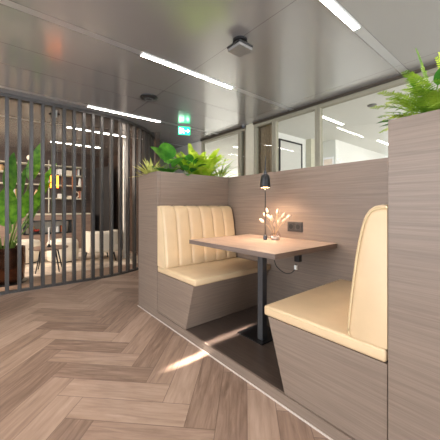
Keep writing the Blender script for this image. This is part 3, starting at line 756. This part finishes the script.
# shelf contents
def shelf_y(u): return atx(u, 190, XB + .18).y
def onshelf(name, u, z, prof, mat, label, cat):
    bm = NEW(); lathe(bm, prof, (XB + .16, shelf_y(u), z + .0125), 20); return single(name, bm, M[mat] if isinstance(mat, str) else mat, label, cat, autos=50)
bookn = 0
def books(u0, n, z, hs, label, tilt=0):
    global bookn
    y = shelf_y(u0)
    for k in range(n):
        w_ = random.uniform(.022, .04); h_ = hs * random.uniform(.82, 1.0)
        bm = NEW(); bx(bm, XB + .07, XB + .23, y, y + w_ - .002, z + .0125, z + .0125 + h_, .002, 1)
        nm = ['cream', 'rust', 'grey', 'white', 'tan'][(bookn + k) % 5]
        single('book', bm, M['book_c'][(bookn + k) % 5], '%s book %s' % (nm, label), 'book', 'books on the ' + label.split(' of ')[-1] if ' of ' in label else 'books ' + label); y += w_
    bookn += n + 1
books(8, 5, SHZ[0], .2, 'on the lowest shelf behind the tall palm')
books(79, 4, SHZ[0], .2, 'at the right end of the lowest shelf')
books(75, 3, SHZ[2], .17, 'at the right of the upper shelf')
def casebox(u0, u1, z, h_, mat, label):
    bm = NEW(); bx(bm, XB + .05, XB + .25, shelf_y(u0), shelf_y(u1), z + .0125, z + h_, .004, 1); single('storage_box', bm, mat, label, 'box', 'boxes on the lounge shelves')
casebox(57, 64.5, SHZ[2], .15, M['book_c'][3], 'white box left of centre on the upper shelf')
casebox(66, 72, SHZ[2], .13, M['book_c'][0], 'cream box right of centre on the upper shelf')
casebox(58, 63, SHZ[0], .12, M['book_c'][3], 'white box on the lowest shelf behind the amber pendants')
casebox(67, 71, SHZ[0], .07, M['book_c'][0], 'low cream box on the lowest shelf')
onshelf('pottery_vase', 37, SHZ[0], [(.03, 0), (.06, .04), (.055, .12), (.025, .17), (.03, .19)], M['book_c'][4], 'tan pottery vase on the lowest shelf', 'vase')
onshelf('pottery_vase', 1, SHZ[2], [(.03, 0), (.07, .05), (.06, .12), (.03, .15)], M['book_c'][4], 'tan pottery vase at the left end of the upper shelf', 'vase')
onshelf('pottery_vase', 80, SHZ[1], [(.03, 0), (.04, .05), (.03, .15), (.015, .2)], M['book_c'][3], 'slim white vase at the right of the middle shelf', 'vase')
# ring ornament
yy = shelf_y(76)
t = thing('ring_ornament', 'pale ring ornament on a small foot on the middle shelf', 'ornament', (XB + .16, yy, SHZ[1] - .3))
bm = NEW(); R0 = .075; cc = Vector((XB + .16, yy, SHZ[0] + .0125 + .02 + R0))
t.location = (XB + .16, yy, SHZ[0] + .0125)
t['label'] = 'pale ring ornament on a small foot on the lowest shelf'
tube(bm, [cc + Vector((0, R0 * cos(k * pi / 12), R0 * sin(k * pi / 12))) for k in range(25)], .014, 8); obj('ring', bm, M['book_c'][0], t, True)
bm = NEW(); bx(bm, cc.x - .03, cc.x + .03, yy - .03, yy + .03, SHZ[0] + .0125, SHZ[0] + .025); obj('foot', bm, M['black'], t)

# amber pendant tubes and pale globe
for k, (u, lab) in enumerate(((51.3, 'glowing amber tube pendant behind the slats, left one of the pair'), (57.6, 'glowing amber tube pendant behind the slats, right one of the pair'))):
    q = ray(u, 182) * 4.05; x_, y_ = q.x, q.y; z0, z1 = 1.335, 1.54
    t = thing('pendant_lamp', lab, 'lamp', (x_, y_, z0), 'amber tube pendants')
    bm = NEW(); cyl(bm, (x_, y_, z0 + .012), .0135, z1 - z0 - .024); obj('lamp_tube', bm, M['amber'], t)
    bm = NEW(); cyl(bm, (x_, y_, z0), .0155, .0115); obj('end_cap', bm, M['black'], t)
    bm = NEW(); cyl(bm, (x_, y_, z1 - .0115), .0155, .02); obj('end_cap', bm, M['black'], t)
    bm = NEW(); tube(bm, [(x_, y_, z1), (x_, y_, ZC - .02)], .002, 6); obj('cord', bm, M['black'], t)
    bm = NEW(); cyl(bm, (x_, y_, ZC - .02), .03, .019); obj('ceiling_rose', bm, M['black'], t)
q = ray(33, 158) * 5.2
t = thing('globe_pendant', 'pale flattened globe pendant above the coffee table', 'lamp', (q.x, q.y, q.z + H - .07))
bm = NEW(); bmesh.ops.create_uvsphere(bm, u_segments=24, v_segments=14, radius=.1, matrix=Matrix.Translation((q.x, q.y, q.z + H)) @ Matrix.Diagonal((1, 1, .7, 1))); obj('globe_shade', bm, M['boucle'], t, True)
bm = NEW(); tube(bm, [(q.x, q.y, q.z + H + .068), (q.x, q.y, ZC - .001)], .003, 6); obj('cord', bm, M['black'], t)
q = atz(54.5, 108, ZC)
t = thing('ceiling_spotlight', 'small white cylinder spotlight on the lounge ceiling', 'spotlight', (q.x, q.y, ZC - .13))
bm = NEW(); cyl(bm, (q.x, q.y, ZC - .13), .035, .10); obj('spot_body', bm, M['plastic_w'], t, autos=40)
bm = NEW(); cyl(bm, (q.x, q.y, ZC - .03), .012, .029); obj('spot_stem', bm, M['plastic_w'], t)

# coffee table with candle
q = atz(49, 247, .40); tx, ty = q.x, q.y
t = thing('coffee_table', 'low round brown coffee table on thin black legs', 'table', (tx, ty, .012))
bm = NEW(); lathe(bm, [(.265, .375), (.28, .382), (.28, .398), (.27, .40)], (tx, ty, 0), 40); obj('tabletop', bm, M['midwall'], t, autos=40)
for a_ in (.5, 2.1, 3.7, 5.3):
    d = Vector((cos(a_), sin(a_), 0))
    bm = NEW(); tube(bm, [Vector((tx, ty, .375)) + d * .15, Vector((tx, ty, .013)) + d * .24], [.014, .008], 8); obj('leg', bm, M['black'], t, True)
t = thing('candle_holder', 'tall pale candle in a dark holder on the coffee table', 'candle', (tx, ty, .40))
bm = NEW(); lathe(bm, [(.035, .001), (.03, .02), (.016, .03), (.02, .05)], (tx, ty, .40), 20); obj('holder', bm, M['black'], t, autos=50)
bm = NEW(); cyl(bm, (tx, ty, .4505), .012, .27, 14); obj('candle', bm, M['book_c'][3], t, autos=50)

# poufs and armchair
def pouf(u, v, z, r, lab):
    q = atz(u, v, z)
    t = thing('round_pouf', lab, 'pouf', (q.x, q.y, .012), 'cream poufs around the coffee table')
    bm = NEW(); lathe(bm, [(r * .8, .03), (r * .97, .06), (r, .2), (r * .98, z - .07), (r * .9, z - .02), (r * .6, z), (.001, z + .005)], (q.x, q.y, 0), 36, False); obj('cushion', bm, M['boucle'], t, True)
    bm = NEW(); cyl(bm, (q.x, q.y, .012), r * .75, .02); obj('base', bm, M['black'], t)
pouf(24, 240, .44, .27, 'cream round pouf left of the coffee table, beside the palm')
pouf(63, 239, .44, .27, 'cream round pouf behind and right of the coffee table')
q = atz(104, 262, .012); ax, ay = q.x - .25, q.y
t = thing('lounge_armchair', 'low cream armchair on dark legs seen through the curved slats', 'armchair', (ax, ay, .012))
bm = NEW(); bx(bm, ax - .3, ax + .3, ay - .28, ay + .28, .19, .36, .05, 4); obj('seat', bm, M['boucle'], t, autos=60)
bm = NEW()
arc = [(ax + .02 + .34 * cos(a_), ay + .32 * sin(a_)) for a_ in [radians(-100 + 10 * k) for k in range(21)]]
inn = [(ax + .02 + .25 * cos(a_), ay + .23 * sin(a_)) for a_ in [radians(100 - 10 * k) for k in range(21)]]
prism(bm, arc + inn, 'z', .24, .60); bmesh.ops.bevel(bm, geom=[e for e in bm.edges if abs(e.verts[0].co.z - .6) < .001 and abs(e.verts[1].co.z - .6) < .001], offset=.035, segments=3, affect='EDGES'); obj('backrest', bm, M['boucle'], t, autos=60)
for sx in (-.24, .26):
    for sy in (-.22, .22):
        bm = NEW(); tube(bm, [(ax + sx * .85, ay + sy * .85, .2), (ax + sx, ay + sy, .013)], [.018, .011], 8); obj('leg', bm, M['black'], t, True)

# potted strelitzia
px_, py_ = -4.86, .13
t = thing('plant_pot', 'large bronze cylindrical pot behind the slats at the left edge', 'pot', (px_, py_, .0))
bm = NEW(); lathe(bm, [(.001, .013), (.17, .013), (.20, .05), (.215, .3), (.21, .5), (.19, .5), (.185, .44), (.001, .44)], (px_, py_, 0), 40, False); obj('pot_body', bm, M['bronze'], t, autos=50)
bm = NEW(); lathe(bm, [(.001, .445), (.18, .445)], (px_, py_, 0), 30, False); obj('soil', bm, M['soil'], t)
bm = NEW(); lathe(bm, [(.23, .001), (.24, .006), (.24, .0125), (.001, .0125)], (px_, py_, 0), 30, False); obj('saucer', bm, M['black'], t)
t = thing('bird_of_paradise_plant', 'tall plant with long paddle leaves in the bronze pot', 'plant', (px_, py_, .45))
def pad(s0, tipuv, X, L, W, mat, droop=.25, roll=0, dx=0):
    """stalk from the pot to the leaf foot, blade on to the tip"""
    tip = atx(tipuv[0], tipuv[1], X); s = Vector(s0); d = (tip - s); foot = tip - d.normalized() * L + Vector((0, 0, -.0))
    dirv = (tip - foot); hl = sqrt(dirv.x ** 2 + dirv.y ** 2); e_ = min(1.55, atan2(dirv.z, hl) + droop * .85); dl = dirv.length
    dirv = Vector((dirv.x / hl * cos(e_), dirv.y / hl * cos(e_), sin(e_))) * dl
    bm = NEW(); tube(bm, [s, s.lerp(foot, .5) + Vector((0, 0, .03)), foot], [.012, .010, .007], 7); st = obj('leaf_stalk', bm, M['stalk'], t, True)
    bm = NEW(); blade(bm, foot, dirv, dirv.length, W, droop, .25, 14, roll=roll, shape=.75); obj('leaf', bm, M[mat], st, True)
z_ = .45
pad((px_ + .02, py_, z_), (43, 141), -4.75, .62, .17, 'palm', .05, 1.2)
pad((px_ - .03, py_ - .03, z_), (14, 152), -4.95, .60, .20, 'palm_d', .03, 1.5)
pad((px_ + .04, py_ + .03, z_), (52, 181), -4.70, .55, .15, 'palm', .22, .8)
pad((px_ + .05, py_ - .02, z_), (8, 184), -4.62, .60, .27, 'palm', .04, 0.1)
pad((px_ + .03, py_ + .03, z_), (31, 188), -4.68, .46, .16, 'palm', .05, .7)
pad((px_ + .03, py_ + .05, z_), (44, 204), -4.80, .36, .13, 'palm_d', .35, .6)
pad((px_ - .02, py_ + .02, z_), (27, 166), -5.05, .55, .16, 'palm_d', .05, 1.3)
pad((px_, py_ - .06, z_), (-14, 160), -4.8, .6, .2, 'palm', .2, 1.0)
pad((px_ - .05, py_ + .04, z_), (57, 163), -5.0, .6, .13, 'palm', .15, 1.0)
pad((px_ + .05, py_ + .0, z_), (8, 214), -4.6, .3, .2, 'palm_d', .2, 1.4)
